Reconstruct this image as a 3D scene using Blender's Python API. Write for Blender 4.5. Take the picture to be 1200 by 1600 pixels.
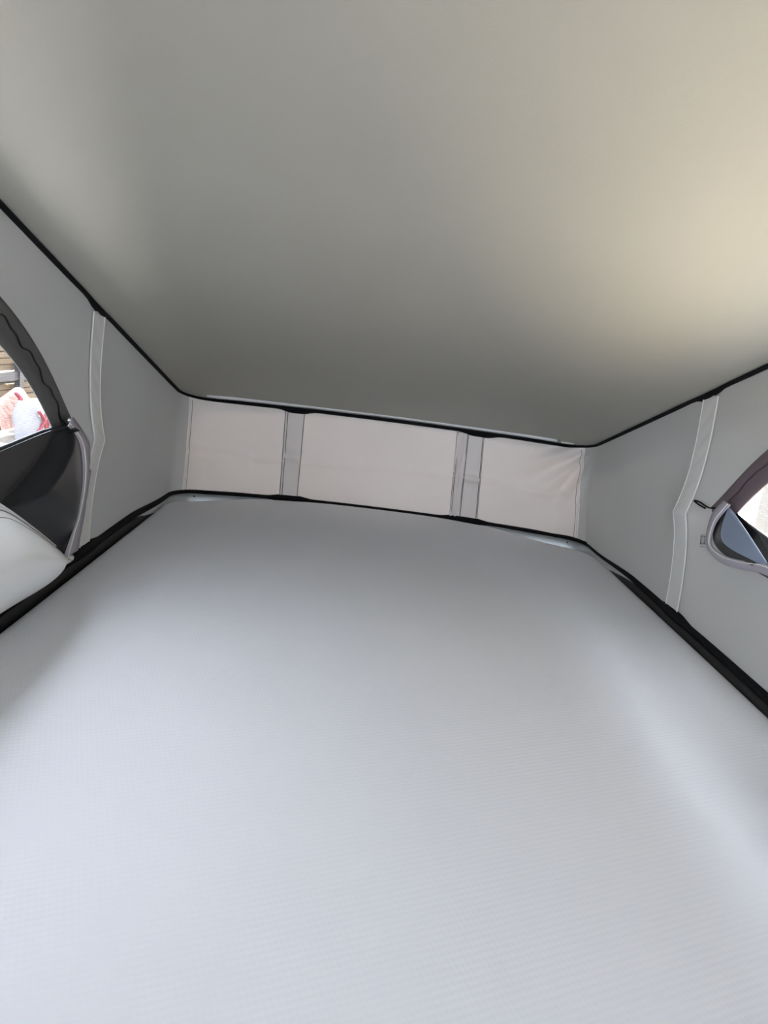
import bpy, bmesh, math, random
from mathutils import Matrix, Vector
R = math.radians
sc = bpy.context.scene
for o in list(bpy.data.objects):
    bpy.data.objects.remove(o)
C = sc.collection

# ------------------------------------------------------------------ camera
cam_d = bpy.data.cameras.new('camera')
cam_d.sensor_fit = 'HORIZONTAL'; cam_d.sensor_width = 36.0
cam_d.lens = 1109.0 / 1200.0 * 36.0
cam_d.clip_start = 0.02
cam = bpy.data.objects.new('camera', cam_d); C.objects.link(cam)
m = [[0.99134062, 0.1220724, 0.0483953], [-0.01930652, -0.22904556, 0.97322422], [0.12988855, -0.96573105, -0.22470537]]
cam.matrix_world = Matrix(((m[0][0], -m[0][1], -m[0][2], 0.0), (m[1][0], -m[1][1], -m[1][2], 0.0),
                           (m[2][0], -m[2][1], -m[2][2], 0.48), (0, 0, 0, 1)))
sc.camera = cam

# ------------------------------------------------------------------ sky, sun, exposure
SUN_EL, SUN_AZ = 42.0, (0.17, 1.0)
w = bpy.data.worlds.new('sky'); sc.world = w; w.use_nodes = True
nt = w.node_tree; nt.nodes.clear()
out = nt.nodes.new('ShaderNodeOutputWorld'); bg = nt.nodes.new('ShaderNodeBackground')
bg.inputs['Color'].default_value = (0.80, 0.87, 1.0, 1)      # bright, evenly hazy summer sky
bg.inputs['Strength'].default_value = 2.2
nt.links.new(bg.outputs[0], out.inputs['Surface'])
sl = bpy.data.lights.new('sun', 'SUN'); sl.energy = 13.8; sl.angle = R(0.6); sl.color = (1.0, 0.95, 0.86)
so = bpy.data.objects.new('sun', sl); C.objects.link(so)
h = math.cos(R(SUN_EL)) / math.hypot(*SUN_AZ)
so.rotation_euler = Vector((SUN_AZ[0] * h, SUN_AZ[1] * h, math.sin(R(SUN_EL)))).to_track_quat('Z', 'Y').to_euler()
vs = sc.view_settings
vs.view_transform = 'Standard'; vs.look = 'None'; vs.gamma = 1.0; vs.use_curve_mapping = False
vs.exposure = 2.13


def portal(name, loc, rot, sx, sy):           # guides sky sampling through an opening, gives no light itself
    l = bpy.data.lights.new(name, 'AREA'); l.shape = 'RECTANGLE'; l.size = sx; l.size_y = sy
    l.cycles.is_portal = True
    o = bpy.data.objects.new(name, l); C.objects.link(o); o.location = loc; o.rotation_euler = rot


# ------------------------------------------------------------------ materials
def mat(name, col, rough=0.7, metal=0.0, spec=0.3, sheen=0.0):
    ma = bpy.data.materials.new(name); ma.use_nodes = True
    b = ma.node_tree.nodes['Principled BSDF']
    b.inputs['Base Color'].default_value = (*col, 1); b.inputs['Roughness'].default_value = rough
    b.inputs['Metallic'].default_value = metal; b.inputs['Specular IOR Level'].default_value = spec
    if sheen: b.inputs['Sheen Weight'].default_value = sheen
    return ma


def bsdf(ma): return ma.node_tree.nodes['Principled BSDF']


def coord(ma, scale=(1, 1, 1), rot=(0, 0, 0)):
    n = ma.node_tree; tc = n.nodes.new('ShaderNodeTexCoord'); mp = n.nodes.new('ShaderNodeMapping')
    mp.inputs['Scale'].default_value = scale; mp.inputs['Rotation'].default_value = rot
    n.links.new(tc.outputs['Object'], mp.inputs['Vector']); return mp.outputs[0]


def noise_var(ma, scale, col, amt, detail=3):
    """soft mottling of the base colour, col*(1-amt) .. col*(1+amt)"""
    n = ma.node_tree; t = n.nodes.new('ShaderNodeTexNoise'); t.inputs['Scale'].default_value = scale; t.inputs['Detail'].default_value = detail
    n.links.new(coord(ma), t.inputs['Vector'])
    r = n.nodes.new('ShaderNodeValToRGB')
    r.color_ramp.elements[0].position = 0.3; r.color_ramp.elements[1].position = 0.7
    r.color_ramp.elements[0].color = (*[c * (1 - amt) for c in col], 1); r.color_ramp.elements[1].color = (*[min(1, c * (1 + amt)) for c in col], 1)
    n.links.new(t.outputs[0], r.inputs[0]); n.links.new(r.outputs[0], bsdf(ma).inputs['Base Color'])


def noise_bump(ma, scale, strength, dist=0.001, detail=2):
    n = ma.node_tree; t = n.nodes.new('ShaderNodeTexNoise'); t.inputs['Scale'].default_value = scale; t.inputs['Detail'].default_value = detail
    n.links.new(coord(ma), t.inputs['Vector'])
    b = n.nodes.new('ShaderNodeBump'); b.inputs['Strength'].default_value = strength; b.inputs['Distance'].default_value = dist
    n.links.new(t.outputs[0], b.inputs['Height']); n.links.new(b.outputs[0], bsdf(ma).inputs['Normal'])


def math_node(n, op, a, b=None):
    x = n.nodes.new('ShaderNodeMath'); x.operation = op
    for k, v in enumerate((a, b)):
        if v is None: continue
        if isinstance(v, (int, float)): x.inputs[k].default_value = v
        else: n.links.new(v, x.inputs[k])
    return x.outputs[0]


def thin_cloth(ma, amt, col):
    n = ma.node_tree; o = [q for q in n.nodes if q.type == 'OUTPUT_MATERIAL'][0]
    mx = n.nodes.new('ShaderNodeMixShader'); tl = n.nodes.new('ShaderNodeBsdfTranslucent'); tl.inputs[0].default_value = (*col, 1)
    mx.inputs[0].default_value = amt
    n.links.new(bsdf(ma).outputs[0], mx.inputs[1]); n.links.new(tl.outputs[0], mx.inputs[2]); n.links.new(mx.outputs[0], o.inputs['Surface'])


FAB = (0.50, 0.50, 0.485)
M = {}
M['fabric'] = mat('tent_fabric', FAB, 0.62, spec=0.25); noise_var(M['fabric'], 3.0, FAB, 0.03); noise_bump(M['fabric'], 900, 0.15, 0.0004)
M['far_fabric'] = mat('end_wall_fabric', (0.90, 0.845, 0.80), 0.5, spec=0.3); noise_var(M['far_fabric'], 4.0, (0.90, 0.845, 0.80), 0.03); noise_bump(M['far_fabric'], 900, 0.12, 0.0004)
thin_cloth(M['fabric'], 0.006, (0.7, 0.7, 0.68)); thin_cloth(M['far_fabric'], 0.005, (0.85, 0.70, 0.62))
M['strip'] = mat('strip_fabric', (0.70, 0.69, 0.66), 0.55, spec=0.3); noise_bump(M['strip'], 500, 0.2, 0.0005)
M['thread_light'] = mat('pale_thread', (0.85, 0.84, 0.80), 0.6)
M['far_strip'] = mat('end_wall_strip', (0.92, 0.85, 0.80), 0.5, spec=0.3); noise_bump(M['far_strip'], 900, 0.12, 0.0004)
M['thread_mid'] = mat('mid_grey_thread', (0.34, 0.32, 0.30), 0.7)
M['thread_dark'] = mat('grey_thread', (0.16, 0.15, 0.14), 0.7)
M['headliner'] = mat('headliner_fabric', (0.43, 0.416, 0.37), 0.85, spec=0.1); noise_var(M['headliner'], 2.2, (0.43, 0.416, 0.37), 0.03); noise_bump(M['headliner'], 700, 0.3, 0.0006)
M['black'] = mat('black_webbing', (0.006, 0.006, 0.007), 0.75, spec=0.12)
M['rubber'] = mat('dark_rubber', (0.022, 0.021, 0.02), 0.6, spec=0.25)
M['alu'] = mat('brushed_aluminium', (0.62, 0.66, 0.69), 0.38, metal=0.85); noise_bump(M['alu'], 120, 0.1, 0.0005)
M['screw'] = mat('dark_screw', (0.03, 0.03, 0.05), 0.4, metal=0.6)
M['white_plastic'] = mat('white_profile', (0.88, 0.89, 0.87), 0.4, spec=0.4)
M['tray'] = mat('bed_tray', (0.12, 0.12, 0.12), 0.7)
M['band'] = mat('window_band', (0.105, 0.105, 0.10), 0.7); noise_bump(M['band'], 600, 0.2, 0.0006)
M['band_mauve'] = mat('window_band_mauve', (0.15, 0.115, 0.125), 0.7); noise_bump(M['band_mauve'], 600, 0.2, 0.0006)
M['zip'] = mat('zip_teeth', (0.02, 0.02, 0.02), 0.5)
M['zip_mauve'] = mat('mauve_zip', (0.075, 0.055, 0.065), 0.5)
M['trim_grey'] = mat('flap_binding', (0.42, 0.39, 0.43), 0.7); noise_bump(M['trim_grey'], 300, 0.4, 0.001)
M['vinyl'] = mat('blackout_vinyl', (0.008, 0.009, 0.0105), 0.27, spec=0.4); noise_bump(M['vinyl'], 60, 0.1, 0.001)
M['vinyl_sheen'] = mat('vinyl_painted_sheen', (0.21, 0.26, 0.36), 0.26, spec=1.0); noise_bump(M['vinyl_sheen'], 60, 0.1, 0.001)  # same black vinyl, with the blue sky sheen put into the base colour
for q in ('vinyl', 'vinyl_sheen'):
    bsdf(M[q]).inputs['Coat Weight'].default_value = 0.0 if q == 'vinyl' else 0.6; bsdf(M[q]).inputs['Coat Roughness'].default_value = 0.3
M['pocket'] = mat('pocket_fabric', (0.80, 0.80, 0.785), 0.55, spec=0.3); noise_bump(M['pocket'], 800, 0.15, 0.0004)

# mattress cover: small waffle weave, rows turned about 22 degrees to the bed
mc = mat('waffle_cover', (0.72, 0.725, 0.745), 0.75, spec=0.2, sheen=0.1); n = mc.node_tree
noise_var(mc, 2.5, (0.72, 0.725, 0.745), 0.02)
v = coord(mc, (1, 1, 1), (0, 0, R(-22)))
sp = n.nodes.new('ShaderNodeSeparateXYZ'); n.links.new(v, sp.inputs[0])
rows = math_node(n, 'SINE', math_node(n, 'MULTIPLY', sp.outputs['Y'], 2 * math.pi / 0.0068))
cols = math_node(n, 'SINE', math_node(n, 'MULTIPLY', sp.outputs['X'], 2 * math.pi / 0.0054))
hgt = math_node(n, 'ADD', math_node(n, 'MULTIPLY', rows, 0.78), math_node(n, 'MULTIPLY', cols, 0.22))
bp = n.nodes.new('ShaderNodeBump'); bp.inputs['Strength'].default_value = 0.10; bp.inputs['Distance'].default_value = 0.0011
n.links.new(hgt, bp.inputs['Height']); n.links.new(bp.outputs[0], bsdf(mc).inputs['Normal'])
M['cover'] = mc

# insect net: fine threads, mostly open
nm = bpy.data.materials.new('insect_net'); nm.use_nodes = True; n = nm.node_tree; n.nodes.clear()
mo = n.nodes.new('ShaderNodeOutputMaterial'); mx = n.nodes.new('ShaderNodeMixShader')
tr = n.nodes.new('ShaderNodeBsdfTransparent'); df = n.nodes.new('ShaderNodeBsdfDiffuse'); df.inputs[0].default_value = (0.62, 0.62, 0.62, 1)
tc = n.nodes.new('ShaderNodeTexCoord'); sp = n.nodes.new('ShaderNodeSeparateXYZ'); n.links.new(tc.outputs['Object'], sp.inputs[0])
a = math_node(n, 'GREATER_THAN', math_node(n, 'SINE', math_node(n, 'MULTIPLY', sp.outputs['Z'], 2 * math.pi / 0.0026)), 0.25)
b = math_node(n, 'GREATER_THAN', math_node(n, 'SINE', math_node(n, 'MULTIPLY', sp.outputs['Y'], 2 * math.pi / 0.0026)), 0.55)
n.links.new(math_node(n, 'MULTIPLY', math_node(n, 'MAXIMUM', a, b), 0.36), mx.inputs[0])
n.links.new(tr.outputs[0], mx.inputs[1]); n.links.new(df.outputs[0], mx.inputs[2]); n.links.new(mx.outputs[0], mo.inputs['Surface'])
M['net'] = nm

M['gravel'] = mat('pale_gravel', (0.16, 0.14, 0.115), 0.9); noise_var(M['gravel'], 1.5, (0.16, 0.14, 0.115), 0.2); noise_bump(M['gravel'], 25, 0.5, 0.02)
M['concrete'] = mat('pale_concrete', (0.76, 0.69, 0.55), 0.85); noise_var(M['concrete'], 1.2, (0.76, 0.69, 0.55), 0.08)
M['asphalt'] = mat('grey_asphalt', (0.085, 0.088, 0.092), 0.9); noise_var(M['asphalt'], 2.0, (0.085, 0.088, 0.092), 0.15)
M['wood'] = mat('pale_timber', (0.15, 0.108, 0.062), 0.7); noise_var(M['wood'], 5, (0.15, 0.108, 0.062), 0.2)
M['steel'] = mat('grey_steel', (0.035, 0.035, 0.038), 0.6, metal=0.2)
M['render'] = mat('grey_render', (0.15, 0.155, 0.165), 0.9); noise_var(M['render'], 1.2, (0.15, 0.155, 0.165), 0.1)
M['house'] = mat('sky_block_render', (0.25, 0.215, 0.18), 0.9); noise_var(M['house'], 1.0, (0.25, 0.215, 0.18), 0.1)  # for the added house, kept dark so it returns little light
M['sack'] = mat('woven_white_sack', (0.23, 0.235, 0.265), 0.7); noise_bump(M['sack'], 30, 0.4, 0.02)
M['red'] = mat('red_webbing', (0.20, 0.03, 0.045), 0.7)
M['blue'] = mat('blue_tarp', (0.035, 0.07, 0.18), 0.5)
M['brown'] = mat('red_brown_tarp', (0.11, 0.055, 0.05), 0.8); noise_bump(M['brown'], 6, 0.5, 0.05)
M['van_paint'] = mat('white_van_paint', (0.80, 0.80, 0.78), 0.3, spec=0.5)
M['parked_paint'] = mat('pale_van_paint', (0.26, 0.26, 0.255), 0.35, spec=0.4)
M['parked_glass'] = mat('parked_van_glass', (0.10, 0.10, 0.105), 0.3, spec=0.3)
M['van_glass'] = mat('van_tinted_glass', (0.30, 0.31, 0.32), 0.12, spec=0.6)
M['tyre'] = mat('tyre_rubber', (0.02, 0.02, 0.02), 0.8)


# ------------------------------------------------------------------ helpers
def obj(name, verts, faces, ma, parent=None, smooth=True, solid=0.0, offset=-1.0):
    me = bpy.data.meshes.new(name); me.from_pydata([tuple(v) for v in verts], [], faces); me.update()
    if smooth: me.polygons.foreach_set('use_smooth', [True] * len(me.polygons))
    o = bpy.data.objects.new(name, me); C.objects.link(o); me.materials.append(M[ma])
    if parent is not None:
        o.parent = parent
        o.matrix_parent_inverse = Matrix.Translation(parent.location).inverted() if parent.type == 'EMPTY' else Matrix()
    if solid:
        md = o.modifiers.new('thickness', 'SOLIDIFY'); md.thickness = solid; md.offset = offset
    return o


def from_bm(name, bm, ma, parent=None, smooth=False):
    me = bpy.data.meshes.new(name); bm.normal_update(); bm.to_mesh(me); bm.free()
    if smooth: me.polygons.foreach_set('use_smooth', [True] * len(me.polygons))
    o = bpy.data.objects.new(name, me); C.objects.link(o); me.materials.append(M[ma])
    if parent is not None:
        o.parent = parent
        o.matrix_parent_inverse = Matrix.Translation(parent.location).inverted() if parent.type == 'EMPTY' else Matrix()
    return o


def tag(o, label, cat=None, group=None, kind=None):
    o['label'] = label
    if cat: o['category'] = cat
    if group: o['group'] = group
    if kind: o['kind'] = kind
    return o


def struct(o, label):
    o['kind'] = 'structure'; o['label'] = label; return o


def empty(name, loc=(0, 0, 0)):
    o = bpy.data.objects.new(name, None); C.objects.link(o); o.location = loc; o.empty_display_size = 0.05; return o


def grid(fn, nu, nv, keep=None):
    V = [fn(i / nu, j / nv) for j in range(nv + 1) for i in range(nu + 1)]
    F = []
    for j in range(nv):
        for i in range(nu):
            q = (j * (nu + 1) + i, j * (nu + 1) + i + 1, (j + 1) * (nu + 1) + i + 1, (j + 1) * (nu + 1) + i)
            if keep is None or keep((i + .5) / nu, (j + .5) / nv): F.append(q)
    return V, F


def tube(pts, r, seg=6):
    """round cord through pts"""
    V, F = [], []
    P = [Vector(p) for p in pts]
    for i, p in enumerate(P):
        t = (P[min(i + 1, len(P) - 1)] - P[max(i - 1, 0)]).normalized()
        a = t.cross(Vector((0, 0, 1)))
        if a.length < 1e-3: a = t.cross(Vector((0, 1, 0)))
        a.normalize(); b = t.cross(a)
        for k in range(seg):
            an = 2 * math.pi * k / seg
            V.append(p + (a * math.cos(an) + b * math.sin(an)) * r)
    for i in range(len(P) - 1):
        for k in range(seg):
            k2 = (k + 1) % seg
            F.append((i * seg + k, i * seg + k2, (i + 1) * seg + k2, (i + 1) * seg + k))
    F.append(tuple(range(seg))[::-1]); F.append(tuple((len(P) - 1) * seg + k for k in range(seg)))
    return V, F


def bar(rings):
    """closed bar through a list of equal-length section loops"""
    n = len(rings[0]); V = [p for r in rings for p in r]; F = []
    for i in range(len(rings) - 1):
        for k in range(n):
            k2 = (k + 1) % n
            F.append((i * n + k, i * n + k2, (i + 1) * n + k2, (i + 1) * n + k))
    F.append(tuple(range(n))[::-1]); F.append(tuple((len(rings) - 1) * n + k for k in range(n)))
    return V, F


def smooth01(x):
    x = min(1, max(0, x)); return x * x * (3 - 2 * x)


def interp(tbl, x):
    if x <= tbl[0][0]: return tbl[0][1]
    for (a, b), (c, d) in zip(tbl, tbl[1:]):
        if x <= c: return b + (d - b) * (x - a) / (c - a)
    return tbl[-1][1]


def poly_at(pts, n):
    """resample a polyline with a Catmull-Rom through pts"""
    P = [Vector(p) for p in pts]; res = []
    N = len(P) - 1
    for k in range(n + 1):
        s = k / n * N; i = min(int(s), N - 1); t = s - i
        p0, p1, p2, p3 = P[max(i - 1, 0)], P[i], P[i + 1], P[min(i + 2, N)]
        res.append(0.5 * ((2 * p1) + (p2 - p0) * t + (2 * p0 - 5 * p1 + 4 * p2 - p3) * t * t + (3 * p1 - p0 - 3 * p2 + p3) * t ** 3))
    return res


# ------------------------------------------------------------------ shape of the tent
Y0 = -0.45                                    # near end, behind the camera
ZB = -0.004                                    # foot of the fabric walls
def zt(y): return 0.28 + 0.315 * (2.0 - y)    # the hinged roof climbs towards the camera
def xb_r(y): return 0.705 - 0.012 * smooth01((y - 1.4) / 0.6)
NS, NC, NF = 120, 14, 90
def arch(x): return 0.013 * max(0.0, 1 - ((x - 0.09) / 0.50) ** 2)     # the roof edge is arched over the end wall
def ztp(x, y): return zt(y) + (arch(x) * math.exp(-max(0.0, 2.02 - y) / 0.25) if y > 1.5 else 0.0)


def outline(xl, xr, yf, r, bulge):
    P = []
    for i in range(NS): P.append((xl, Y0 + (yf - r - Y0) * i / NS))
    for i in range(NC): a = math.pi - math.pi / 2 * i / NC; P.append((xl + r + r * math.cos(a), yf - r + r * math.sin(a)))
    for i in range(NF):
        u = i / NF; P.append((xl + r + (xr - xl - 2 * r) * u, yf + bulge * (1 - abs(2 * u - 1) ** 2.6)))
    for i in range(NC): a = math.pi / 2 - math.pi / 2 * i / NC; P.append((xr - r + r * math.cos(a), yf - r + r * math.sin(a)))
    for i in range(NS + 1): P.append((xr, yf - r + (Y0 - yf + r) * i / NS))
    return P


BOT = outline(-0.508, 0.700, 2.025, 0.085, 0.065)
TOP = outline(-0.500, 0.664, 2.015, 0.075, 0.02)
NP = len(BOT)
I_L, I_R = NS + NC // 2, NS + NC + NF + NC // 2      # corner seams


def normal_in(P, i):
    a, b = P[max(i - 1, 0)], P[min(i + 1, len(P) - 1)]
    t = Vector((b[0] - a[0], b[1] - a[1], 0)).normalized()
    return Vector((t.y, -t.x, 0))


def frac_idx(i):
    k = min(int(i), NP - 2); return k, i - k


def pull(y, t, side):
    """how far the side fabric is pulled inwards by its elastic (m)"""
    yk, amp = (1.352, 0.024) if side < 0 else (1.378, 0.030)
    d = amp * math.exp(-((y - yk) / 0.085) ** 2) * math.exp(-abs(t - 0.5) / 0.17)
    d -= 0.007 * math.sin(math.pi * t) * (0.4 + 0.6 * smooth01((1.9 - y) / 0.3))
    d += 0.013 * math.exp(-((y - 1.99) / 0.10) ** 2) * math.sin(math.pi * t)
    d += 0.0018 * math.sin(9 * y + 5 * t) * math.sin(math.pi * t)
    return d


def far_push(x, t):
    """relief of the end wall: gather at the straps, horizontal crease, diagonal folds to the right corner"""
    d = 0.0
    for xs in (-0.182, 0.342):
        d += 0.006 * math.exp(-((x - xs) / 0.07) ** 2) * math.exp(-abs(t - 0.5) / 0.12)
    d += 0.006 * math.exp(-((t - 0.47 - 0.03 * math.sin(6 * x)) / 0.035) ** 2)
    d -= 0.010 * math.sin(math.pi * t) * abs(math.sin(math.pi * (x + 0.18) / 0.53)) ** 0.7
    if x > 0.36:                              # folds fan out from the upper right corner
        ang = math.atan2((1.0 - t) * 0.27 + 0.02, 0.69 - x); rr = math.hypot((1.0 - t) * 0.27, 0.67 - x)
        d += 0.012 * math.sin(ang * 15 + 1.3) * math.exp(-((rr - 0.12) / 0.10) ** 2)
        d += 0.0045 * math.sin(ang * 24) * math.exp(-((rr - 0.06) / 0.04) ** 2) * smooth01((0.66 - x) / 0.06)
    if x < -0.30:
        d += 0.003 * math.sin(26 * x + 9 * t) * math.sin(math.pi * t)
    d += 0.013 * math.sin(math.pi * t) * (math.exp(-((x + 0.50) / 0.06) ** 2) + math.exp(-((x - 0.68) / 0.06) ** 2))
    return d


def wall_pt(i, t, off=0.0):
    k, f = frac_idx(i)
    b = Vector((*BOT[k], 0)).lerp(Vector((*BOT[k + 1], 0)), f); c = Vector((*TOP[k], 0)).lerp(Vector((*TOP[k + 1], 0)), f)
    b.z = ZB; c.z = ztp(c.x, c.y)
    p = b.lerp(c, t)
    nn = normal_in(BOT, k).lerp(normal_in(BOT, k + 1), f).normalized()
    if i < I_L - 4 or i > I_R + 4:
        d = pull(p.y, t, -1 if i < I_L else 1)
        if i > I_L: d += (0.0 if p.y < 1.4 else 0.006 * smooth01((p.y - 1.4) / 0.5) * (1 - t))
    elif i < I_L + 4 or i > I_R - 4:
        s = -1 if i < NP / 2 else 1
        g = smooth01((abs(i - (I_L if s < 0 else I_R)) * (1 if (i > I_L and s < 0) or (i < I_R and s > 0) else -1) + 4) / 8)
        d = pull(p.y, t, s) * (1 - g) + far_push(p.x, t) * g
    else: d = far_push(p.x, t)
    return p + nn * (d + off)


def side_idx(side, y):
    """column index of the side wall at distance y"""
    ymax = 2.025 - 0.085
    u = (y - Y0) / (ymax - Y0)
    return u * NS if side < 0 else (NP - 1) - u * NS


def side_pt(side, y, z, off=0.0):
    t = (z - ZB) / (zt(y) - ZB)
    return wall_pt(side_idx(side, y), t, off)


def far_idx(x): return NS + NC + NF * (x - (-0.508 + 0.085)) / (1.208 - 0.17)
def far_pt(x, t, off=0.0): return wall_pt(far_idx(x), t, off)


# windows: a shallow arch with a flat foot, one in each side wall
WIN = {-1: (0.68, -0.20, 0.752, 0.698), 1: (0.705, -0.205, 0.752, 0.700)}     # centre y, z, outer and inner radius
WBASE = 0.20


def in_window(side, y, z, r): cy, cz, _, _ = WIN[side]; return z > (0.262 if abs(y - cy) > 0.42 else WBASE + 0.004) and (y - cy) ** 2 + (z - cz) ** 2 < r * r


# ------------------------------------------------------------------ setting: walls, ceiling, floor
def wall(name, i0, i1, ma, label, side=0):
    nu = (i1 - i0) * (2 if side == 0 else 1); nv = 44
    keep = None
    if side:
        def keep(u, t):
            p = wall_pt(i0 + (i1 - i0) * u, t); return not in_window(side, p.y, p.z, WIN[side][3] + 0.02)
    V, F = grid(lambda u, t: wall_pt(i0 + (i1 - i0) * u, t), nu, nv, keep)
    o = obj(name, V, F, ma)
    return struct(o, label)


wl = wall('wall_left', 0, I_L, 'fabric', 'grey tent fabric side wall with an arched window, on the left', -1)
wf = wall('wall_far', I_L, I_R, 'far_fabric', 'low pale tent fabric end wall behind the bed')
wr = wall('wall_right', I_R, NP - 1, 'fabric', 'grey tent fabric side wall with an arched window, on the right', 1)

# near wall behind the camera with a wide opening
zn = zt(Y0)
NW = (-0.32, 0.48, 0.38, 0.86)
V, F = grid(lambda u, t: Vector((-0.506 + u * 1.21, Y0, ZB + t * (zn + 0.05 - ZB))), 60, 50,
            lambda u, t: not (NW[0] < -0.506 + u * 1.21 < NW[1] and NW[2] < ZB + t * (zn + 0.05 - ZB) < NW[3]))
struct(obj('wall_near', V, F, 'fabric', solid=0.003), 'grey tent fabric front wall with a wide opening')


def dome(x, y):
    def sm(d): return max(d, 0.0)
    dl, dr, dfar, dn = sm(x + 0.500), sm(0.664 - x), sm(2.03 - y), sm(y - Y0)
    k = 0.05
    e = [math.exp(-d / k) for d in (dl, dr, dfar)]
    d = max(0.0, -k * math.log(sum(e)))
    return 0.055 * (1 - math.exp(-d / 0.13))


V, F = grid(lambda u, t: Vector((-0.52 + u * 1.205, Y0 - 0.05 + t * (2.05 - Y0 + 0.05), ztp(-0.52 + u * 1.205, Y0 - 0.05 + t * (2.05 - Y0 + 0.05)) + 0.001 + dome(-0.52 + u * 1.205, Y0 - 0.05 + t * (2.05 - Y0 + 0.05)))), 100, 160)
struct(obj('ceiling', V, F, 'headliner', solid=0.03, offset=1.0), 'domed warm grey headliner sloping down to the end wall')

V, F = grid(lambda u, t: Vector((-0.56 + u * 1.32, Y0 - 0.05 + t * 2.7, -0.075)), 4, 4)
struct(obj('floor', V, F, 'tray', solid=0.02, smooth=False), 'dark bed base board under the mattress')


# ------------------------------------------------------------------ trims along the walls
def sweep(name, base, i0, i1, zfun, thick, ma, off=0.0, step=1):
    rings = []
    i = i0
    while i <= i1:
        k = int(i); p = base(k); nn = normal_in(BOT, k)
        z0, z1 = zfun(k, p)
        o = Vector((p.x, p.y, 0)) + nn * (off - 0.004); q = o + nn * (thick + 0.004); c = min((z1 - z0) * 0.22, 0.003)
        rings.append([Vector((o.x, o.y, z0)), Vector((q.x, q.y, z0 + c)) - nn * 0.001, Vector((q.x, q.y, (z1 + z0) / 2 - 0.0001)), Vector((q.x, q.y, (z1 + z0) / 2 + 0.0001)),
                      Vector((q.x, q.y, z1 - c)) - nn * 0.001, Vector((o.x, o.y, z1))])
        i += step
    V, F = bar(rings)
    return obj(name, V, F, ma)


STRAP_L, STRAP_R = 1.350, 1.375


def strap_w(p, k, wide=0.05):
    if k < I_L or k > I_R:
        return math.exp(-((p.y - (STRAP_L if k < I_L else STRAP_R)) / wide) ** 4)
    return max(math.exp(-((p.x + 0.182) / (wide * 0.9)) ** 4), math.exp(-((p.x - 0.346) / (wide * 1.05)) ** 4))


def top_base(k): return Vector((*TOP[k], 0))
def bot_base(k): return Vector((*BOT[k], 0))


def ztop(k, p):
    z = ztp(p.x, p.y); s = strap_w(p, k, 0.042); f = 1.0 if I_L < k < I_R else 0.0
    return z - 0.0060 - 0.0025 * f * arch(p.x) / 0.013 - 0.008 * s, z + 0.003 + 0.001 * f
def zlow(k, p):
    s = strap_w(p, k, 0.055)
    g = smooth01((p.y - 1.60) / 0.30)          # lower and slimmer at the end wall
    return 0.011 * (1 - g) - 0.001 * g - 0.004 * s, 0.0265 * (1 - g) + 0.0115 * g + 0.0075 * s


struct(sweep('trim_1', top_base, 0, NP - 1, ztop, 0.007, 'black'), 'thin black webbing edge between headliner and tent walls')
struct(sweep('trim_2', bot_base, 0, NP - 1, zlow, 0.008, 'black', 0.002), 'black webbing edge along the foot of the tent walls')
K_END = int(NS * 0.985)
t3 = struct(sweep('trim_3', bot_base, 0, K_END, lambda k, p: (-0.030, 0.012 - 0.036 * smooth01((p.y - 1.58) / 0.36)), 0.006, 'rubber', 0.001), 'dark rubber strip below the black webbing edge, left side')
struct(sweep('trim_5', bot_base, NP - 1 - K_END, NP - 1, lambda k, p: (-0.030, 0.012 - 0.036 * smooth01((p.y - 1.58) / 0.36)), 0.006, 'rubber', 0.001), 'dark rubber strip below the black webbing edge, right side')

# white profile above the end wall, with its end clip
k0, k1 = int(round(far_idx(-0.440))), int(round(far_idx(0.592)))
tp = sweep('trim_4', lambda k: top_base(k), k0, k1, lambda k, p: (ztp(p.x, p.y) + 0.0045, ztp(p.x, p.y) + 0.0175), 0.012, 'white_plastic', 0.006)
struct(tp, 'thin white profile between headliner and end wall')
for ka, kb in ((k1 + 1, k1 + 5),):
    sweep('end_clip', lambda k: top_base(k), ka, kb, lambda k, p: (ztp(p.x, p.y) + 0.004, ztp(p.x, p.y) + 0.012), 0.010, 'white_plastic', 0.006).parent = tp

# aluminium bed frame seen in the far corners
bf = empty('bed_frame', (0.1, 1.95, -0.05))
rail = sweep('rail', bot_base, 0, NP - 1, lambda k, p: (-0.078, 0.0005), 0.004, 'alu', 0.0)
rail.parent = bf; rail.matrix_parent_inverse = Matrix.Translation(bf.location).inverted()

def disc_bm(center, axis, r, hgt, seg=16):
    bm = bmesh.new()
    bmesh.ops.create_cone(bm, cap_ends=True, segments=seg, radius1=r, radius2=r * 0.75, depth=hgt)
    bm.transform(Matrix.Translation(center) @ Vector(axis).to_track_quat('Z', 'Y').to_matrix().to_4x4())
    return bm


for x in (-0.455, 0.655):
    k = min(range(NS, NS + 2 * NC + NF), key=lambda q: abs(BOT[q][0] - x))
    p = bot_base(k); nn = normal_in(BOT, k)
    from_bm('screw', disc_bm(Vector((p.x, p.y, -0.0085)) + nn * 0.005, nn, 0.0024, 0.004), 'screw', bf)
tag(bf, 'aluminium bed frame rail showing in the far corners beside the mattress', 'bed frame')

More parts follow.
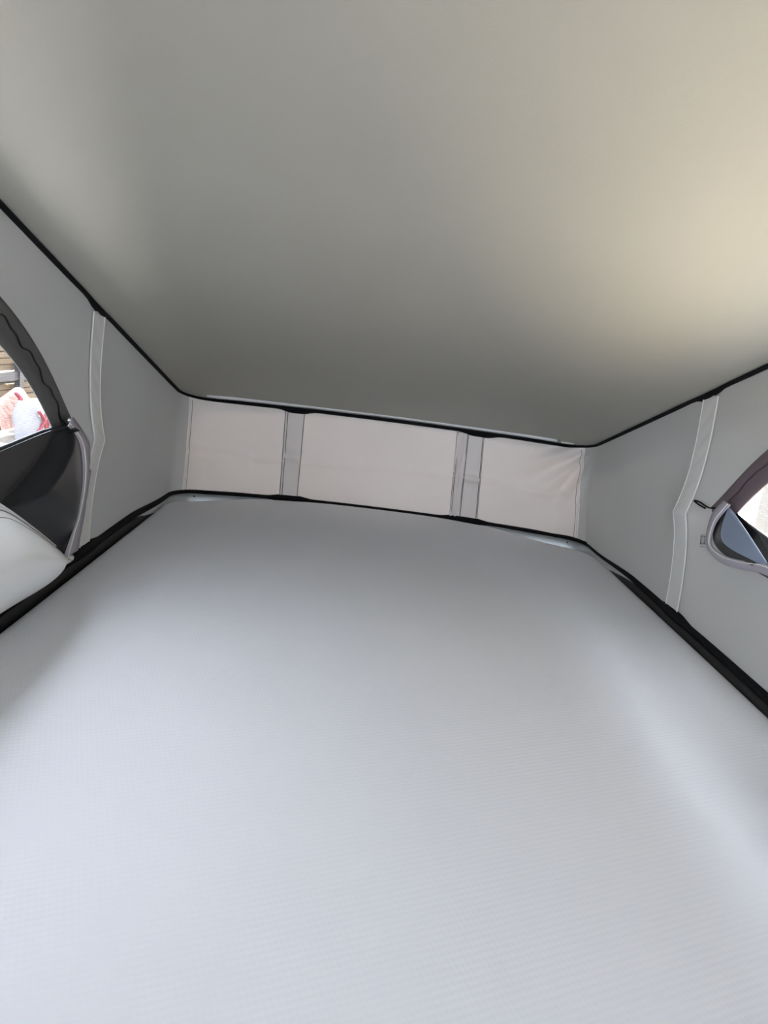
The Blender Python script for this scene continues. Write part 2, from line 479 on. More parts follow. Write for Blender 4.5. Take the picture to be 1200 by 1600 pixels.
# ------------------------------------------------------------------ mattress
def mattress():
    half_l = [(-0.493, -0.36), (-0.495, 0.6), (-0.495, 1.2), (-0.496, 1.6), (-0.496, 1.80), (-0.490, 1.885), (-0.43, 1.940), (-0.356, 1.996), (-0.30, 2.045), (-0.245, 2.066), (-0.12, 2.078), (0.0, 2.082), (0.10, 2.083)]
    half_r = [(0.22, 2.081), (0.34, 2.074), (0.44, 2.058), (0.50, 2.005), (0.556, 1.962), (0.63, 1.925), (0.676, 1.885), (0.690, 1.80), (0.692, 1.6), (0.694, 1.2), (0.694, 0.6), (0.692, -0.36)]
    base = poly_at([(x, y, 0) for x, y in half_l + half_r], 240)
    # straight near edge
    for k in range(1, 40): base.append(Vector((0.692 + (-0.493 - 0.692) * k / 40, -0.36, 0)))
    n = len(base); c = Vector((0.1, 0.95, 0))
    nrm = []
    for i in range(n):
        t = (base[(i + 1) % n] - base[i - 1]).normalized(); nrm.append(Vector((t.y, -t.x, 0)))
    rings = [(0.004, -0.072), (0.0, -0.066), (0.0, -0.016), (0.002, -0.008), (0.006, -0.003), (0.012, -0.0006), (0.022, 0.0)]
    V, F = [], []
    for off, z in rings: V += [base[i] + nrm[i] * off + Vector((0, 0, z)) for i in range(n)]
    last = [base[i] + nrm[i] * 0.022 for i in range(n)]
    for s in (0.9, 0.75, 0.55, 0.3, 0.1):
        V += [c + (last[i] - c) * s + Vector((0, 0, 0.004 * (1 - s) + 0.0012 * math.sin(7 * last[i].x * s) * math.sin(5 * last[i].y * s))) for i in range(n)]
    V.append(c + Vector((0, 0, 0.004)))
    for q in V:
        if q.z > -0.02: q.z += 0.0075 * math.exp(-((q.x - 0.09) / 0.27) ** 4) * smooth01((q.y - 1.55) / 0.5)
    m = len(rings) + 5
    for j in range(m - 1):
        for i in range(n):
            i2 = (i + 1) % n; F.append((j * n + i, (j + 1) * n + i, (j + 1) * n + i2, j * n + i2))
    for i in range(n): F.append(((m - 1) * n + i, len(V) - 1, (m - 1) * n + (i + 1) % n))
    F.append(tuple(range(n)))
    return V, F


V, F = mattress()
tag(obj('mattress', V, F, 'cover'), 'wide pale grey mattress with waffle weave cover filling the roof bed', 'mattress')


# ------------------------------------------------------------------ fabric strips on the walls
def strip(name, ptf, parent, label, folds, lines, ma='strip', thread='thread_light', nv=60, nu=14):
    """ptf(u,t,off) walks the strip: u across 0..1, t up 0..1"""
    V, F = grid(lambda u, t: ptf(u, t, 0.0022 + (0.0022 * math.sin(math.pi * u) if 0 else 0) + folds(u, t)), nu, nv)
    o = obj(name, V, F, ma, parent, solid=0.0015, offset=0.0); o['label'] = label
    for u, r, th in lines:
        V, F = tube([ptf(u, k / nv, 0.0035) for k in range(nv + 1)], r, 5)
        obj('stitching', V, F, th, o)
    return o


def side_strip_pt(side, yt, ybm, wt, wb):
    def f(u, t, off):
        t = t * 0.955 + 0.028
        y = ybm + (yt - ybm) * t; ww = wb + (wt - wb) * t
        return side_pt(side, y + (u - 0.5) * ww, ZB + (zt(y) - ZB) * t, off)
    return f


def gather(u, t):                             # slanting puckers left by the elastic inside the strip
    return 0.0014 * math.sin(70 * t + 7 * u) * math.sin(math.pi * u) * (0.35 + 0.65 * smooth01((t - 0.45) / 0.2))


sL = side_strip_pt(-1, STRAP_L + 0.006, STRAP_L - 0.008, 0.056, 0.046)
sR = side_strip_pt(1, STRAP_R - 0.012, STRAP_R + 0.018, 0.054, 0.058)
strip('reinforcement_strip', sL, wl, 'pale elastic strip with stitched edges', gather, ((0.02, 0.0011, 'thread_light'), (0.98, 0.0011, 'thread_light')))
strip('reinforcement_strip', sR, wr, 'pale elastic strip with stitched edges', gather, ((0.02, 0.0011, 'thread_light'), (0.98, 0.0011, 'thread_light')))


def far_strip_pt(xt0, xt1, xb0, xb1):
    def f(u, t, off):
        t = t * 0.93 + 0.035
        return far_pt((xb0 + (xb1 - xb0) * u) * (1 - t) + (xt0 + (xt1 - xt0) * u) * t, t, off)
    return f


def far_folds(u, t):
    return 1.9 * (0.0022 * math.exp(-((t - 0.5) / 0.03) ** 2) - 0.0022 * math.exp(-((t - 0.44) / 0.02) ** 2)
            + 0.0010 * math.sin(40 * t) * math.exp(-((t - 0.55) / 0.16) ** 2)) * math.sin(math.pi * u)


def crumple(u, t):                            # the loose narrow half of the right-hand strip
    return (0.0048 * math.sin(2 * math.pi * (2.2 * u + 0.5 * math.sin(4 * t))) * (0.5 + 0.5 * math.sin(math.pi * t))) * math.sin(math.pi * u) + 0.001


fa = far_strip_pt(-0.209, -0.150, -0.213, -0.158)
strip('reinforcement_strip', fa, wf, 'pale strip with dark stitched edges', far_folds,
      ((0.03, 0.0009, 'thread_dark'), (0.15, 0.0009, 'thread_dark'), (0.96, 0.0009, 'thread_dark')), 'far_strip')
fb = far_strip_pt(0.330, 0.378, 0.332, 0.386)
strip('reinforcement_strip', fb, wf, 'pale strip with dark stitched edges', far_folds,
      ((0.03, 0.0009, 'thread_dark'), (0.93, 0.0009, 'thread_dark'), (0.995, 0.0006, 'thread_dark')), 'far_strip')
fc = far_strip_pt(0.297, 0.330, 0.302, 0.332)
strip('loose_strip', fc, wf, 'crumpled narrow strip with dark stitched edges', crumple,
      ((0.02, 0.0008, 'thread_dark'), (0.16, 0.0008, 'thread_dark'), (0.97, 0.0008, 'thread_dark')), 'far_strip')

# corner seams
for kk, dk in ((I_L, 1.0), (I_R, -1.0)):
    V, F = tube([wall_pt(kk + dk * 0.5, 0.04 + 0.92 * k / 50, 0.0012) for k in range(51)], 0.0012, 5)
    obj('corner_seam', V, F, 'thread_light', wf)
    V, F = tube([wall_pt(kk + dk * 1.3, 0.04 + 0.92 * k / 50, 0.0006) for k in range(51)], 0.0008, 5)
    obj('corner_seam', V, F, 'thread_mid', wf)


# ------------------------------------------------------------------ side windows
def build_window(name, side, label, ma):
    cy, cz, ro, ri = WIN[side]
    root = struct(empty(name, side_pt(side, cy, WBASE)), label)
    a0 = math.asin(((0.262 if side < 0 else 0.286) - cz) / ro)
    def arc(a, r): return cy + r * math.cos(a), cz + r * math.sin(a)
    def band(u, v):
        a = a0 - 0.03 + (math.pi - 2 * a0 + 0.06) * u; r = ro + (ri - ro) * v
        y, z = arc(a, r); return side_pt(side, y, z, 0.0035 + 0.0025 * math.sin(math.pi * v * 2) ** 2)
    V, F = grid(band, 160, 10)
    obj('border_band', V, F, ma, root, solid=0.002, offset=0)
    pts = []
    for k in range(261):
        a = a0 - 0.02 + (math.pi - 2 * a0 + 0.04) * k / 260
        y, z = arc(a, (ro + ri) / 2 + 0.004 + (1.0 if side < 0 else 0.35) * (0.0035 * math.sin(k * 0.33) + 0.002 * math.sin(k * 0.71))); pts.append(side_pt(side, y, z, 0.0065))
    V, F = tube(pts, 0.0016 if side < 0 else 0.0013, 6)
    obj('zip', V, F, 'zip' if side < 0 else 'zip_mauve', root)
    # sill band
    hw = ri * math.cos(math.asin((WBASE - cz) / ri)) + 0.02
    V, F = grid(lambda u, v: side_pt(side, cy - hw + 0.07 + 2 * (hw - 0.07) * u, WBASE - 0.004 + 0.02 * v, 0.003), 80, 4)
    obj('sill_band', V, F, ma, root, solid=0.002, offset=0)
    # net pane
    def net(u, v):
        y = cy - hw + 2 * hw * u; top = cz + math.sqrt(max(0.0, (ri + 0.012) ** 2 - (y - cy) ** 2)); top = max(top, WBASE)
        return side_pt(side, y, WBASE + (top - WBASE) * v, -0.001)
    V, F = grid(net, 120, 24)
    obj('insect_net', V, F, 'net', root)
    return root


build_window('window_1', -1, 'arched side window with dark grey zip border and net, left', 'band')
build_window('window_2', 1, 'arched side window with mauve grey zip border and net, right', 'band_mauve')
portal('portal_left', (-0.60, 0.68, 0.38), (0, R(-90), 0), 0.46, 1.4)
portal('portal_right', (0.80, 0.70, 0.38), (0, R(90), 0), 0.46, 1.4)

w3 = struct(empty('window_3', (0.08, Y0, 0.30)), 'wide front window opening of the tent')
V, F = bar([[Vector((cx + sx * 0.02, Y0 + 0.004, cz_ + sz * 0.02)), Vector((cx - sx * 0.012, Y0 + 0.004, cz_ - sz * 0.012)), Vector((cx - sx * 0.012, Y0 - 0.008, cz_ - sz * 0.012)), Vector((cx + sx * 0.02, Y0 - 0.008, cz_ + sz * 0.02))]
            for cx, cz_, sx, sz in ((NW[0], NW[2], 1, 1), (NW[1], NW[2], -1, 1), (NW[1], NW[3], -1, -1), (NW[0], NW[3], 1, -1), (NW[0], NW[2], 1, 1))])
obj('border_band', V, F, 'band', w3, smooth=False)
V, F = grid(lambda u, v: Vector((NW[0] + (NW[1] - NW[0]) * u, Y0 - 0.003, NW[2] + (NW[3] - NW[2]) * v)), 2, 2)
obj('insect_net', V, F, 'net', w3)
portal('portal_front', (0.08, Y0 - 0.06, 0.56), (R(-90), 0, 0), 1.0, 0.78)

# ------------------------------------------------------------------ left window flap, folded down behind a pocket
HEM = [(0.10, 0.235), (0.5, 0.235), (0.80, 0.228), (0.90, 0.214), (0.962, 0.200), (1.054, 0.1475), (1.12, 0.110), (1.188, 0.0725), (1.225, 0.057), (1.252, 0.046)]
hem = poly_at([(0, y, z) for y, z in HEM], 120)


def pk_off(y, z):
    g = smooth01((1.262 - y) / 0.24)
    hz = interp([(p.y, p.z) for p in hem], y); v = (z - 0.02) / max(0.01, hz - 0.02)
    crest = 0.020 + 0.066 * g
    top = 0.012 + 0.022 * g
    if v < 0.62: return 0.004 + (crest - 0.004) * math.sin(v / 0.62 * math.pi / 2) ** 0.9
    return crest + (top - crest) * ((v - 0.62) / 0.38) ** 1.15



lf = empty('window_flap', side_pt(-1, 0.9, 0.06, 0.03))
LF_IN = [(-0.480, 1.1877, 0.2859), (-0.474, 1.2142, 0.2618), (-0.472, 1.2314, 0.2272), (-0.472, 1.2381, 0.1827), (-0.474, 1.2323, 0.1442), (-0.476, 1.220, 0.108), (-0.479, 1.203, 0.0799), (-0.482, 1.190, 0.055)]
LF_OUT = [(-0.484, 1.2074, 0.2964), (-0.477, 1.2534, 0.2565), (-0.475, 1.265, 0.2322), (-0.475, 1.2647, 0.2031), (-0.475, 1.271, 0.1889), (-0.476, 1.2603, 0.1509), (-0.477, 1.2563, 0.1254), (-0.484, 1.2491, 0.0480)]


RIDGE = [(0.05, 0.80), (0.12, 0.87), (0.165, 0.945), (0.190, 1.01), (0.205, 1.065), (0.225, 1.115), (0.25, 1.155), (0.275, 1.175), (0.30, 1.185)]


def lf_off(y, z):
    """offset of the flap from the wall: rounded top roll, one long slanting ridge"""
    ztop = 0.262 + 0.016 * smooth01((y - 0.95) / 0.3)
    v = (ztop - z) / 0.22
    o = 0.010 + 0.014 * math.sin(min(1, max(0, v)) * math.pi * 0.62)
    yl = interp(RIDGE, z)                       # slanting fold line: beyond it the sheet stands proud
    o += 0.034 * smooth01((y - yl + 0.022) / 0.05) * smooth01((1.30 - y) / 0.12)
    hz = interp([(p.y, p.z) for p in hem], y)
    q = smooth01((z - hz) / 0.07); o = o * q + (1 - q) * min(o, pk_off(y, min(z, hz)) - 0.009)
    return max(0.003, o)


edge = poly_at(LF_IN, 60)


def lf_pt(u, v):
    e = edge[min(60, int(round(v * 60)))]
    y0 = 0.14
    y = y0 + (e.y - y0) * (1 - (1 - u) ** 1.5); ztop = 0.262 + 0.016 * smooth01((y - 0.95) / 0.3)
    s = (edge[0].z - e.z) / (edge[0].z - edge[-1].z)
    z = ztop - s * (ztop - 0.05); z = z + (e.z - z) * u ** 6
    p = side_pt(-1, y, z, lf_off(y, z)); p.x += (e.x - p.x) * u ** 8
    return p


V, F = grid(lf_pt, 90, 60)
obj('blackout_sheet', V, F, 'vinyl', lf, solid=0.002, offset=0)
# upper roll closing the sheet against the sill
V, F = grid(lambda u, v: side_pt(-1, 0.14 + 1.065 * u, (0.262 + 0.016 * smooth01((0.14 + 1.065 * u - 0.95) / 0.3)) - 0.004 * v * 0 + 0.006 * math.sin(math.pi * v), 0.001 + (lf_off(0.14 + 1.065 * u, 0.27) - 0.001) * v), 60, 6)
obj('top_fold', V, F, 'vinyl', lf, solid=0.002, offset=0)


def ribbon(pts_a, pts_b, n):
    V = []; F = []
    for a, b in zip(pts_a, pts_b):
        mid = (a + b) / 2
        V += [a, mid, b]
    for i in range(len(pts_a) - 1):
        for k in range(2): F.append((i * 3 + k, i * 3 + k + 1, (i + 1) * 3 + k + 1, (i + 1) * 3 + k))
    return V, F


A = [p + Vector((0.002, -0.003, 0)) for p in poly_at(LF_IN, 120)]; B = [b + Vector((0, 0.010, 0)) for b in poly_at(LF_OUT, 120)]
B = [b + Vector((0, 0.0012 * math.sin(k * 0.31), 0)) for k, b in enumerate(B)]
V, F = ribbon(A, B, 0)
o = obj('binding', V, F, 'trim_grey', lf, solid=0.002, offset=0); o['label'] = 'mauve grey binding along the free edge'
V, F = tube([a.lerp(b, 0.22) + Vector((0.0022, 0, 0)) for a, b in zip(A, B)], 0.0010, 5)
obj('stitching', V, F, 'thread_light', o)
# zip slider at the top end
bm = disc_bm(side_pt(-1, 1.232, 0.288, 0.012), (1, 0, 0), 0.005, 0.004)
from_bm('zip_slider', bm, 'alu', lf)
tag(lf, 'glossy black blackout flap folded down from the left arched window', 'window flap')

# pocket the flap is tucked into
pk = empty('storage_pocket', side_pt(-1, 0.9, ZB + 0.01))
def pk_pt(u, v):
    h = hem[int(round(u * 120))]
    z = 0.020 + (h.z - 0.020) * v
    return side_pt(-1, h.y, z, pk_off(h.y, z))


V, F = grid(pk_pt, 120, 30)
po = obj('pocket_front', V, F, 'pocket', pk, solid=0.002, offset=0)
def hem_line(d, extra):
    return [side_pt(-1, h.y, max(0.03, h.z - d), pk_off(h.y, max(0.03, h.z - d)) + extra) for h in hem]
V, F = tube(hem_line(0.0, 0.001), 0.0026, 8); obj('hem', V, F, 'pocket', pk)
V, F = tube(hem_line(0.0065, 0.0018), 0.0009, 5); obj('stitching', V, F, 'thread_dark', po)
V, F = tube(hem_line(0.017, 0.0010), 0.0007, 5); obj('stitching', V, F, 'thread_dark', po)
V, F = tube([p + Vector((-0.006, 0, 0.004)) for p in hem_line(-0.001, 0.0)], 0.0022, 6); obj('inner_hem', V, F, 'strip', pk)
tag(pk, 'pale grey fabric pocket below the left window holding the black flap', 'pocket')

# ------------------------------------------------------------------ right window flap, folded into a scoop
rf = empty('window_flap', side_pt(1, 1.0, 0.18, 0.02))
RF_OUT = [(0.664, 1.2331, 0.2929), (0.660, 1.2537, 0.2624), (0.658, 1.2527, 0.2233), (0.658, 1.2359, 0.1998), (0.656, 1.1746, 0.1917), (0.652, 1.1023, 0.2029), (0.646, 1.026, 0.218), (0.630, 0.90, 0.226), (0.620, 0.70, 0.228), (0.625, 0.45, 0.228), (0.65, 0.15, 0.235)]
RF_IN = [(0.662, 1.2049, 0.2907), (0.658, 1.2282, 0.254), (0.656, 1.2297, 0.2208), (0.656, 1.2164, 0.2089), (0.654, 1.169, 0.2073), (0.650, 1.1053, 0.2172), (0.644, 1.0295, 0.2332), (0.628, 0.90, 0.240), (0.618, 0.70, 0.242), (0.623, 0.45, 0.242), (0.648, 0.15, 0.249)]
# folded sheet: facets between the binding and the upper edge, as real creases
fv = {k: Vector(p) for k, p in {'a': (0.668, 1.2215, 0.2865), 'b': (0.648, 1.2004, 0.2244), 'c': (0.643, 1.0544, 0.229), 'd': (0.647, 1.0331, 0.2352), 'e': (0.660, 1.2413, 0.2425),
      'n': (0.659, 1.230, 0.2138), 'f': (0.657, 1.1749, 0.204), 'g': (0.645, 1.1109, 0.2271), 'h': (0.664, 1.1351, 0.2593), 'mid': (0.658, 1.1653, 0.2435), 'p': (0.650, 1.080, 0.214)}.items()}
names = list(fv); idx = {k: i for i, k in enumerate(names)}
FF = [('a', 'e', 'n', 'b'), ('a', 'b', 'mid', 'h'), ('b', 'g', 'c', 'mid'), ('mid', 'c', 'd', 'h'), ('b', 'n', 'f', 'g'), ('g', 'f', 'p', 'c')]
o = obj('blackout_sheet', [fv[k] for k in names], [tuple(idx[k] for k in f) for f in FF], 'vinyl_sheen', rf)
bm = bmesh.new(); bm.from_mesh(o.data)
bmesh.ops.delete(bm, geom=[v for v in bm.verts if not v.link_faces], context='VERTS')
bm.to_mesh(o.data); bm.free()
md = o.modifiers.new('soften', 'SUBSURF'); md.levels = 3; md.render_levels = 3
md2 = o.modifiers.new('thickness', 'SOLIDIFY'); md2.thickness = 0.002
o.data.materials.append(M['vinyl'])             # shade on the lower and left facets, painted as black vinyl
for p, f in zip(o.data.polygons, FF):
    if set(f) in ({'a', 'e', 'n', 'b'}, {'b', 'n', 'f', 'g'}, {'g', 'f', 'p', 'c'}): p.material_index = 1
cr = o.data.attributes.new('crease_edge', 'FLOAT', 'EDGE')
for i, e in enumerate(o.data.edges):
    a_, b_ = o.data.vertices[e.vertices[0]].co, o.data.vertices[e.vertices[1]].co
    onb = len([1 for p in o.data.polygons if e.key in p.edge_keys]) == 1
    def is_edge(p, q): return ((a_ - fv[p]).length < 1e-5 and (b_ - fv[q]).length < 1e-5) or ((a_ - fv[q]).length < 1e-5 and (b_ - fv[p]).length < 1e-5)
    cr.data[i].value = 0.9 if onb else (0.75 if any(is_edge(p, q) for p, q in (('b', 'g'), ('g', 'c'), ('a', 'b'))) else 0.1)
# the rest of the flap behind it
def back(u, v):
    y = 1.235 - 1.08 * u; top = interp([(0.15, 0.262), (0.9, 0.255), (1.0788, 0.2578), (1.1755, 0.2692), (1.24, 0.281)], y)
    off = 0.003 + 0.022 * v * smooth01(u * 8) + 0.045 * v * smooth01((1.02 - y) / 0.12) * smooth01((y - 0.1) / 0.2)
    return side_pt(1, y, top - v * (top - 0.215), off)
V, F = grid(back, 70, 10)
obj('back_sheet', V, F, 'vinyl', rf, solid=0.002, offset=0)
def bounce_sheet(u, v):  # added pale sheet that throws sunlight up to the ceiling
    y = 1.00 - 0.86 * u; a = side_pt(1, y, 0.252, 0.002); b = Vector((interp([(0.15, 0.648), (0.45, 0.623), (0.70, 0.618), (0.90, 0.628), (1.03, 0.644)], y), y, 0.243))
    p = a.lerp(b, v); p.z += 0.010 * math.sin(math.pi * v) + 0.002 * math.sin(30 * y) * math.sin(math.pi * v); return p
V, F = grid(bounce_sheet, 50, 10)
o = obj('bounce_sheet', V, F, 'pocket', rf, solid=0.002, offset=0); o['label'] = 'added pale sheet in the folded flap, bounces sun to the ceiling'
A = poly_at(RF_IN, 150); B = poly_at(RF_OUT, 150)
V, F = ribbon(A, B, 0)
o = obj('binding', V, F, 'trim_grey', rf, solid=0.002, offset=0); o['label'] = 'mauve grey binding along the free edge'
V, F = tube([a.lerp(b, 0.2) - Vector((0.002, 0, 0)) for a, b in zip(A, B)], 0.0009, 5)
obj('stitching', V, F, 'thread_light', o)
tag(rf, 'shiny black blackout flap with painted blue sheen crumpled down in the right arched window', 'window flap')

# pale pocket below the right window, mostly beyond the picture edge
rp_ = empty('storage_pocket', side_pt(1, 0.6, ZB + 0.02))
def rpk(u, v):
    y = 1.02 - 0.90 * u; g = smooth01((1.02 - y) / 0.13) * smooth01((y - 0.12) / 0.15)
    return side_pt(1, y, 0.03 + 0.192 * v, 0.004 + (0.072 * math.sin(min(1.0, v * 1.25) * math.pi / 2)) * g)
V, F = grid(rpk, 70, 20); pf = obj('pocket_front', V, F, 'pocket', rp_, solid=0.002, offset=0)
V, F = tube([rpk(k / 70, 1.0) for k in range(71)], 0.0026, 8); obj('hem', V, F, 'pocket', rp_)
V, F = tube([rpk(k / 70, 0.94) - Vector((0.001, 0, 0)) for k in range(71)], 0.0008, 5); obj('stitching', V, F, 'thread_dark', pf)
tag(rp_, 'pale fabric pocket below the right window at the picture edge', 'pocket')

# black pull cord and hook tape beside it
cp = poly_at([tuple(side_pt(1, y, z, off)) for y, z, off in ((1.250, 0.285, 0.010), (1.268, 0.273, 0.007), (1.292, 0.267, 0.007), (1.318, 0.271, 0.008), (1.334, 0.270, 0.008), (1.318, 0.2655, 0.007), (1.300, 0.2635, 0.007))], 40)
V, F = tube(cp, 0.0016, 6)
tag(obj('pull_cord', V, F, 'black'), 'short black cord loop hanging beside the right window flap', 'cord')
lb = empty('fastening_tab', side_pt(1, 1.293, 0.195, 0.003))
V, F = grid(lambda u, v: side_pt(1, 1.278 + 0.030 * u, 0.193 + 0.024 * v - 0.006 * u, 0.0035 + 0.002 * math.sin(math.pi * u)), 8, 8)
obj('tab', V, F, 'fabric', lb, solid=0.0015, offset=0)
sq = [(1.281, 0.214), (1.304, 0.208), (1.304, 0.193), (1.281, 0.199), (1.281, 0.214), (1.293, 0.211), (1.293, 0.196)]
V, F = tube([side_pt(1, y, z, 0.0062) for y, z in sq], 0.0007, 5)
obj('stitching', V, F, 'thread_dark', lb)
tag(lb, 'small grey fabric tab with square stitching beside right flap', 'tab')

# ------------------------------------------------------------------ outside, seen through the nets
V, F = grid(lambda u, v: Vector((-40 + 80 * u, -30 + 80 * v, -2.0)), 8, 8)
struct(obj('ground', V, F, 'gravel', smooth=False), 'pale sunlit gravel yard outside')

V, F = grid(lambda u, v: Vector((1.0 + 11 * u, -12 + 34 * v, -1.99)), 6, 12)  # added pale ground, sends sunlight up through the right window
struct(obj('paving_bounce', V, F, 'concrete', smooth=False), 'added pale paving outside to the right, bounces sun to the ceiling')
V, F = grid(lambda u, v: Vector((-5.0 + 6.0 * u, -12 + 23.5 * v, -1.99)), 6, 12)  # added dark ground, so less light rises on the left and front
struct(obj('paving_dim', V, F, 'asphalt', smooth=False), 'added dark paving outside to the left and under the van, keeps bounce low')


def box_bm(x0, x1, y0, y1, z0, z1, bev=0.0):
    bm = bmesh.new(); bmesh.ops.create_cube(bm, size=1)
    bm.transform(Matrix.Translation(((x0 + x1) / 2, (y0 + y1) / 2, (z0 + z1) / 2)) @ Matrix.Diagonal((x1 - x0, y1 - y0, z1 - z0, 1)))
    if bev: bmesh.ops.bevel(bm, geom=list(bm.edges), offset=bev, segments=2, affect='EDGES', profile=0.5)
    return bm


# van body below the tent, so nothing floats
vb = empty('camper_van', (0.1, 0.5, -2.0))
bm = box_bm(-0.78, 0.98, -1.9, 2.5, -1.62, -0.12, 0.12); from_bm('body', bm, 'van_paint', vb)
for x in (-0.70, 0.90):
    for y in (-1.2, 1.7):
        from_bm('wheel', disc_bm(Vector((x, y, -1.68)), (1 if x > 0 else -1, 0, 0), 0.32, 0.22, 28), 'tyre', vb)
from_bm('roof_base', box_bm(-0.62, 0.82, -0.6, 2.3, -0.14, -0.098, 0.01), 'van_paint', vb)
tag(vb, 'white camper van body under the raised tent roof', 'van')

# yard on the left
sh = empty('timber_rack', (-7.0, 14.5, -2.0))
for k, y in enumerate((12.6, 14.15, 15.9, 17.6)):
    from_bm('post', box_bm(-7.56, -7.44, y - 0.09, y + 0.09, -2.0, 0.5), 'steel', sh)
for z in (-1.16, -0.30):
    from_bm('beam', box_bm(-7.57, -7.47, 12.5, 17.8, z - 0.09, z + 0.09), 'steel', sh)
random.seed(4)
for z0, nz in ((-2.0, 5), (-1.05, 4), (-0.19, 3)):
    for q in range(nz):
        from_bm('timber_board', box_bm(-8.4, -7.58 - random.uniform(0, 0.06), 12.65, 17.6 - random.uniform(0, 0.4), z0 + q * 0.135, z0 + q * 0.135 + 0.12, 0.008), 'wood', sh)
tag(sh, 'dark steel rack stacked with pale timber boards, outside left', 'rack')

hw_ = struct(from_bm('wall_yard', box_bm(-14.0, -13.7, 8, 34, -2, 4), 'render'), 'grey rendered yard wall behind the timber rack')


def sack(name, c, sx, sy, sz, ma, seed, parent):
    rnd = random.Random(seed); ph = [rnd.uniform(0, 6) for _ in range(4)]
    def f(u, v):
        a = 2 * math.pi * u; zz = v
        r = (abs(math.cos(a)) ** 3 + abs(math.sin(a)) ** 3) ** (-1 / 3)
        pr = (0.86 + 0.22 * math.sin(math.pi * min(1, zz * 1.15)) ) * (1 if zz < 0.86 else max(0.0, 1 - ((zz - 0.86) / 0.14) ** 2) ** 0.5)
        pr *= 1 + 0.05 * math.sin(3 * a + ph[0] + 4 * zz) + 0.03 * math.sin(7 * a + ph[1])
        return Vector((c[0] + sx / 2 * r * pr * math.cos(a), c[1] + sy / 2 * r * pr * math.sin(a), c[2] + sz * (zz + 0.05 * math.sin(2 * a + ph[2]) * zz)))
    V, F = grid(f, 40, 20)
    F.append(tuple(range(40))[::-1])
    return obj(name, V, F, ma, parent)


bb = empty('bulk_bag', (-5.95, 13.45, -2.0))
sack('bag_body', (-5.95, 13.45, -2.0), 0.75, 0.80, 0.70, 'sack', 2, bb)
for (x0, y0, x1, y1) in ((-5.70, 13.1, -5.6, 13.35), (-5.72, 13.7, -5.58, 13.9), (-6.2, 13.1, -6.3, 13.4)):
    V, F = tube(poly_at([(x0 + 0.02, y0, -1.75), (x0 + 0.10, y0, -1.45), (x0 + 0.04, y0 + 0.04, -1.26), (x1, (y0 + y1) / 2, -1.22), (x1, y1, -1.32), (x1 + 0.05, y1 + 0.05, -1.55)], 24), 0.035, 6)
    obj('lifting_strap', V, F, 'red', bb)
tag(bb, 'white woven bulk bag with red lifting straps on gravel, outside left', 'bag')
bb2 = empty('rubble_sack', (-5.75, 12.75, -2.0))
sack('sack_body', (-5.78, 12.62, -2.0), 0.42, 0.36, 0.78, 'sack', 5, bb2)
V, F = tube(poly_at([(-5.56, 12.5, -1.75), (-5.54, 12.66, -1.60), (-5.55, 12.80, -1.42)], 12), 0.03, 6); obj('tie_strap', V, F, 'red', bb2)
V, F = tube(poly_at([(-5.55, 12.5, -1.38), (-5.54, 12.66, -1.52), (-5.56, 12.80, -1.72)], 12), 0.03, 6); obj('tie_strap', V, F, 'red', bb2)
tag(bb2, 'slim white sack tied with crossed red straps beside the bulk bag', 'sack')
V, F = grid(lambda u, v: Vector((-6.95 + 0.45 * (v - 0.5) * (1 - 0.3 * u), 13.6 + 1.9 * u, -2.0 + (0.72 * math.sin(math.pi * v) ** 0.7) * (0.25 + 0.75 * math.sin(math.pi * min(1, u * 0.9 + 0.08))) + 0.05 * math.sin(9 * u + 4 * v))), 30, 16)
tag(obj('tarp_heap', V, F, 'brown'), 'red brown tarpaulin heap between bulk bag and timber rack', 'tarp')
sk = sack('blue_bundle', (-6.38, 14.25, -2.0), 0.34, 0.5, 0.55, 'blue', 9, None)
tag(sk, 'bright blue plastic bundle behind the white bulk bag', 'bundle')

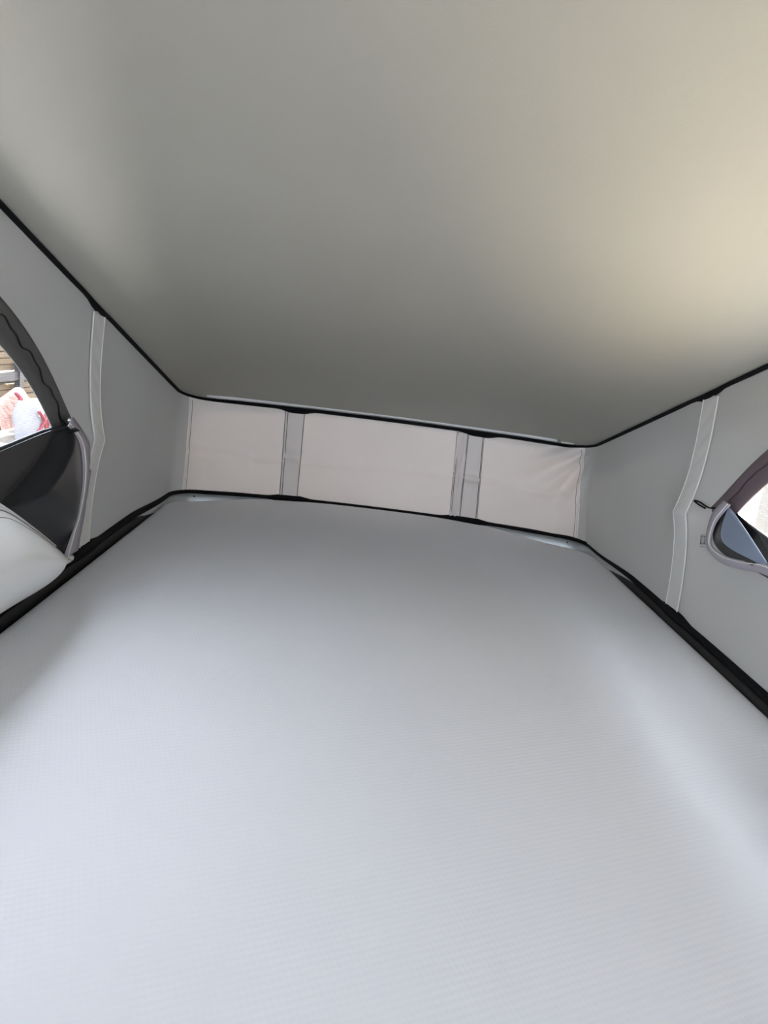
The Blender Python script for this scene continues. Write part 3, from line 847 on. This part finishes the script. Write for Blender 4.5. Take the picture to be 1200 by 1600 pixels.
# added house front on the right, tall and dark to cut the sky
hb = struct(empty('wall_sky_block', (6.5, 5.0, -2.0)), 'added brown house front outside right, cuts the sky light')
from_bm('sky_block_front', box_bm(6.5, 6.9, -12, 22, -2, 9.5), 'house', hb)
for q in range(8):
    y = -9 + q * 4.0
    for z0 in (-0.9, 2.2, 5.3):
        fr_ = from_bm('sky_block_window', box_bm(6.42, 6.52, y - 0.6, y + 0.6, z0, z0 + 1.4, 0.01), 'white_plastic', hb)
        for k in (-1, 1): from_bm('pane', box_bm(6.405, 6.43, y + k * 0.29 - 0.25, y + k * 0.29 + 0.25, z0 + 0.08, z0 + 1.32), 'van_glass', fr_)

# white van parked on the right, seen through the right-hand window
pv = empty('parked_van', (4.6, 7.6, -2.0)); pv.rotation_euler.z = R(38)
def vpart(name, bm, ma, smooth=False):
    o = from_bm(name, bm, ma, None, smooth); o.parent = pv; return o
prof = [(-2.5, 0.35), (-2.55, 1.0), (-2.50, 1.9), (-2.35, 2.35), (1.0, 2.40), (1.35, 2.25), (1.9, 1.45), (2.6, 1.15), (2.72, 0.9), (2.72, 0.35)]
bm = bmesh.new()
fr = [bm.verts.new((x, -0.95 + (0.12 if z > 1.4 else 0.0), z)) for x, z in prof]; bk = [bm.verts.new((x, 0.95 - (0.12 if z > 1.4 else 0.0), z)) for x, z in prof]
bm.faces.new(fr); bm.faces.new(bk[::-1])
for i in range(len(prof)):
    j = (i + 1) % len(prof); bm.faces.new((fr[j], fr[i], bk[i], bk[j]))
bmesh.ops.recalc_face_normals(bm, faces=bm.faces)
bmesh.ops.bevel(bm, geom=list(bm.edges), offset=0.06, segments=3, affect='EDGES')
vpart('body', bm, 'parked_paint', False)
for x0, x1 in ((-2.2, -1.35), (-1.2, -0.35), (-0.2, 0.6), (0.72, 1.25)):
    for s in (-1, 1):
        vpart('side_window', box_bm(x0, x1, s * 0.855 - 0.02, s * 0.855 + 0.02, 1.38, 1.95, 0.018), 'parked_glass')
bm = box_bm(-0.02, 0.02, -0.7, 0.7, -0.38, 0.38, 0.018); bm.transform(Matrix.Translation((1.66, 0, 1.86)) @ Matrix.Rotation(R(-34.5), 4, 'Y')); vpart('windscreen', bm, 'parked_glass')
bm = box_bm(-2.60, -2.55, -0.7, 0.7, 1.30, 1.90, 0.018); vpart('rear_window', bm, 'parked_glass')
for x in (-1.7, 1.75):
    for s in (-1, 1): vpart('wheel', disc_bm(Vector((x, s * 0.86, 0.34)), (0, s, 0), 0.34, 0.22, 28), 'tyre')
tag(pv, 'pale van with side windows parked on gravel, outside right', 'van')
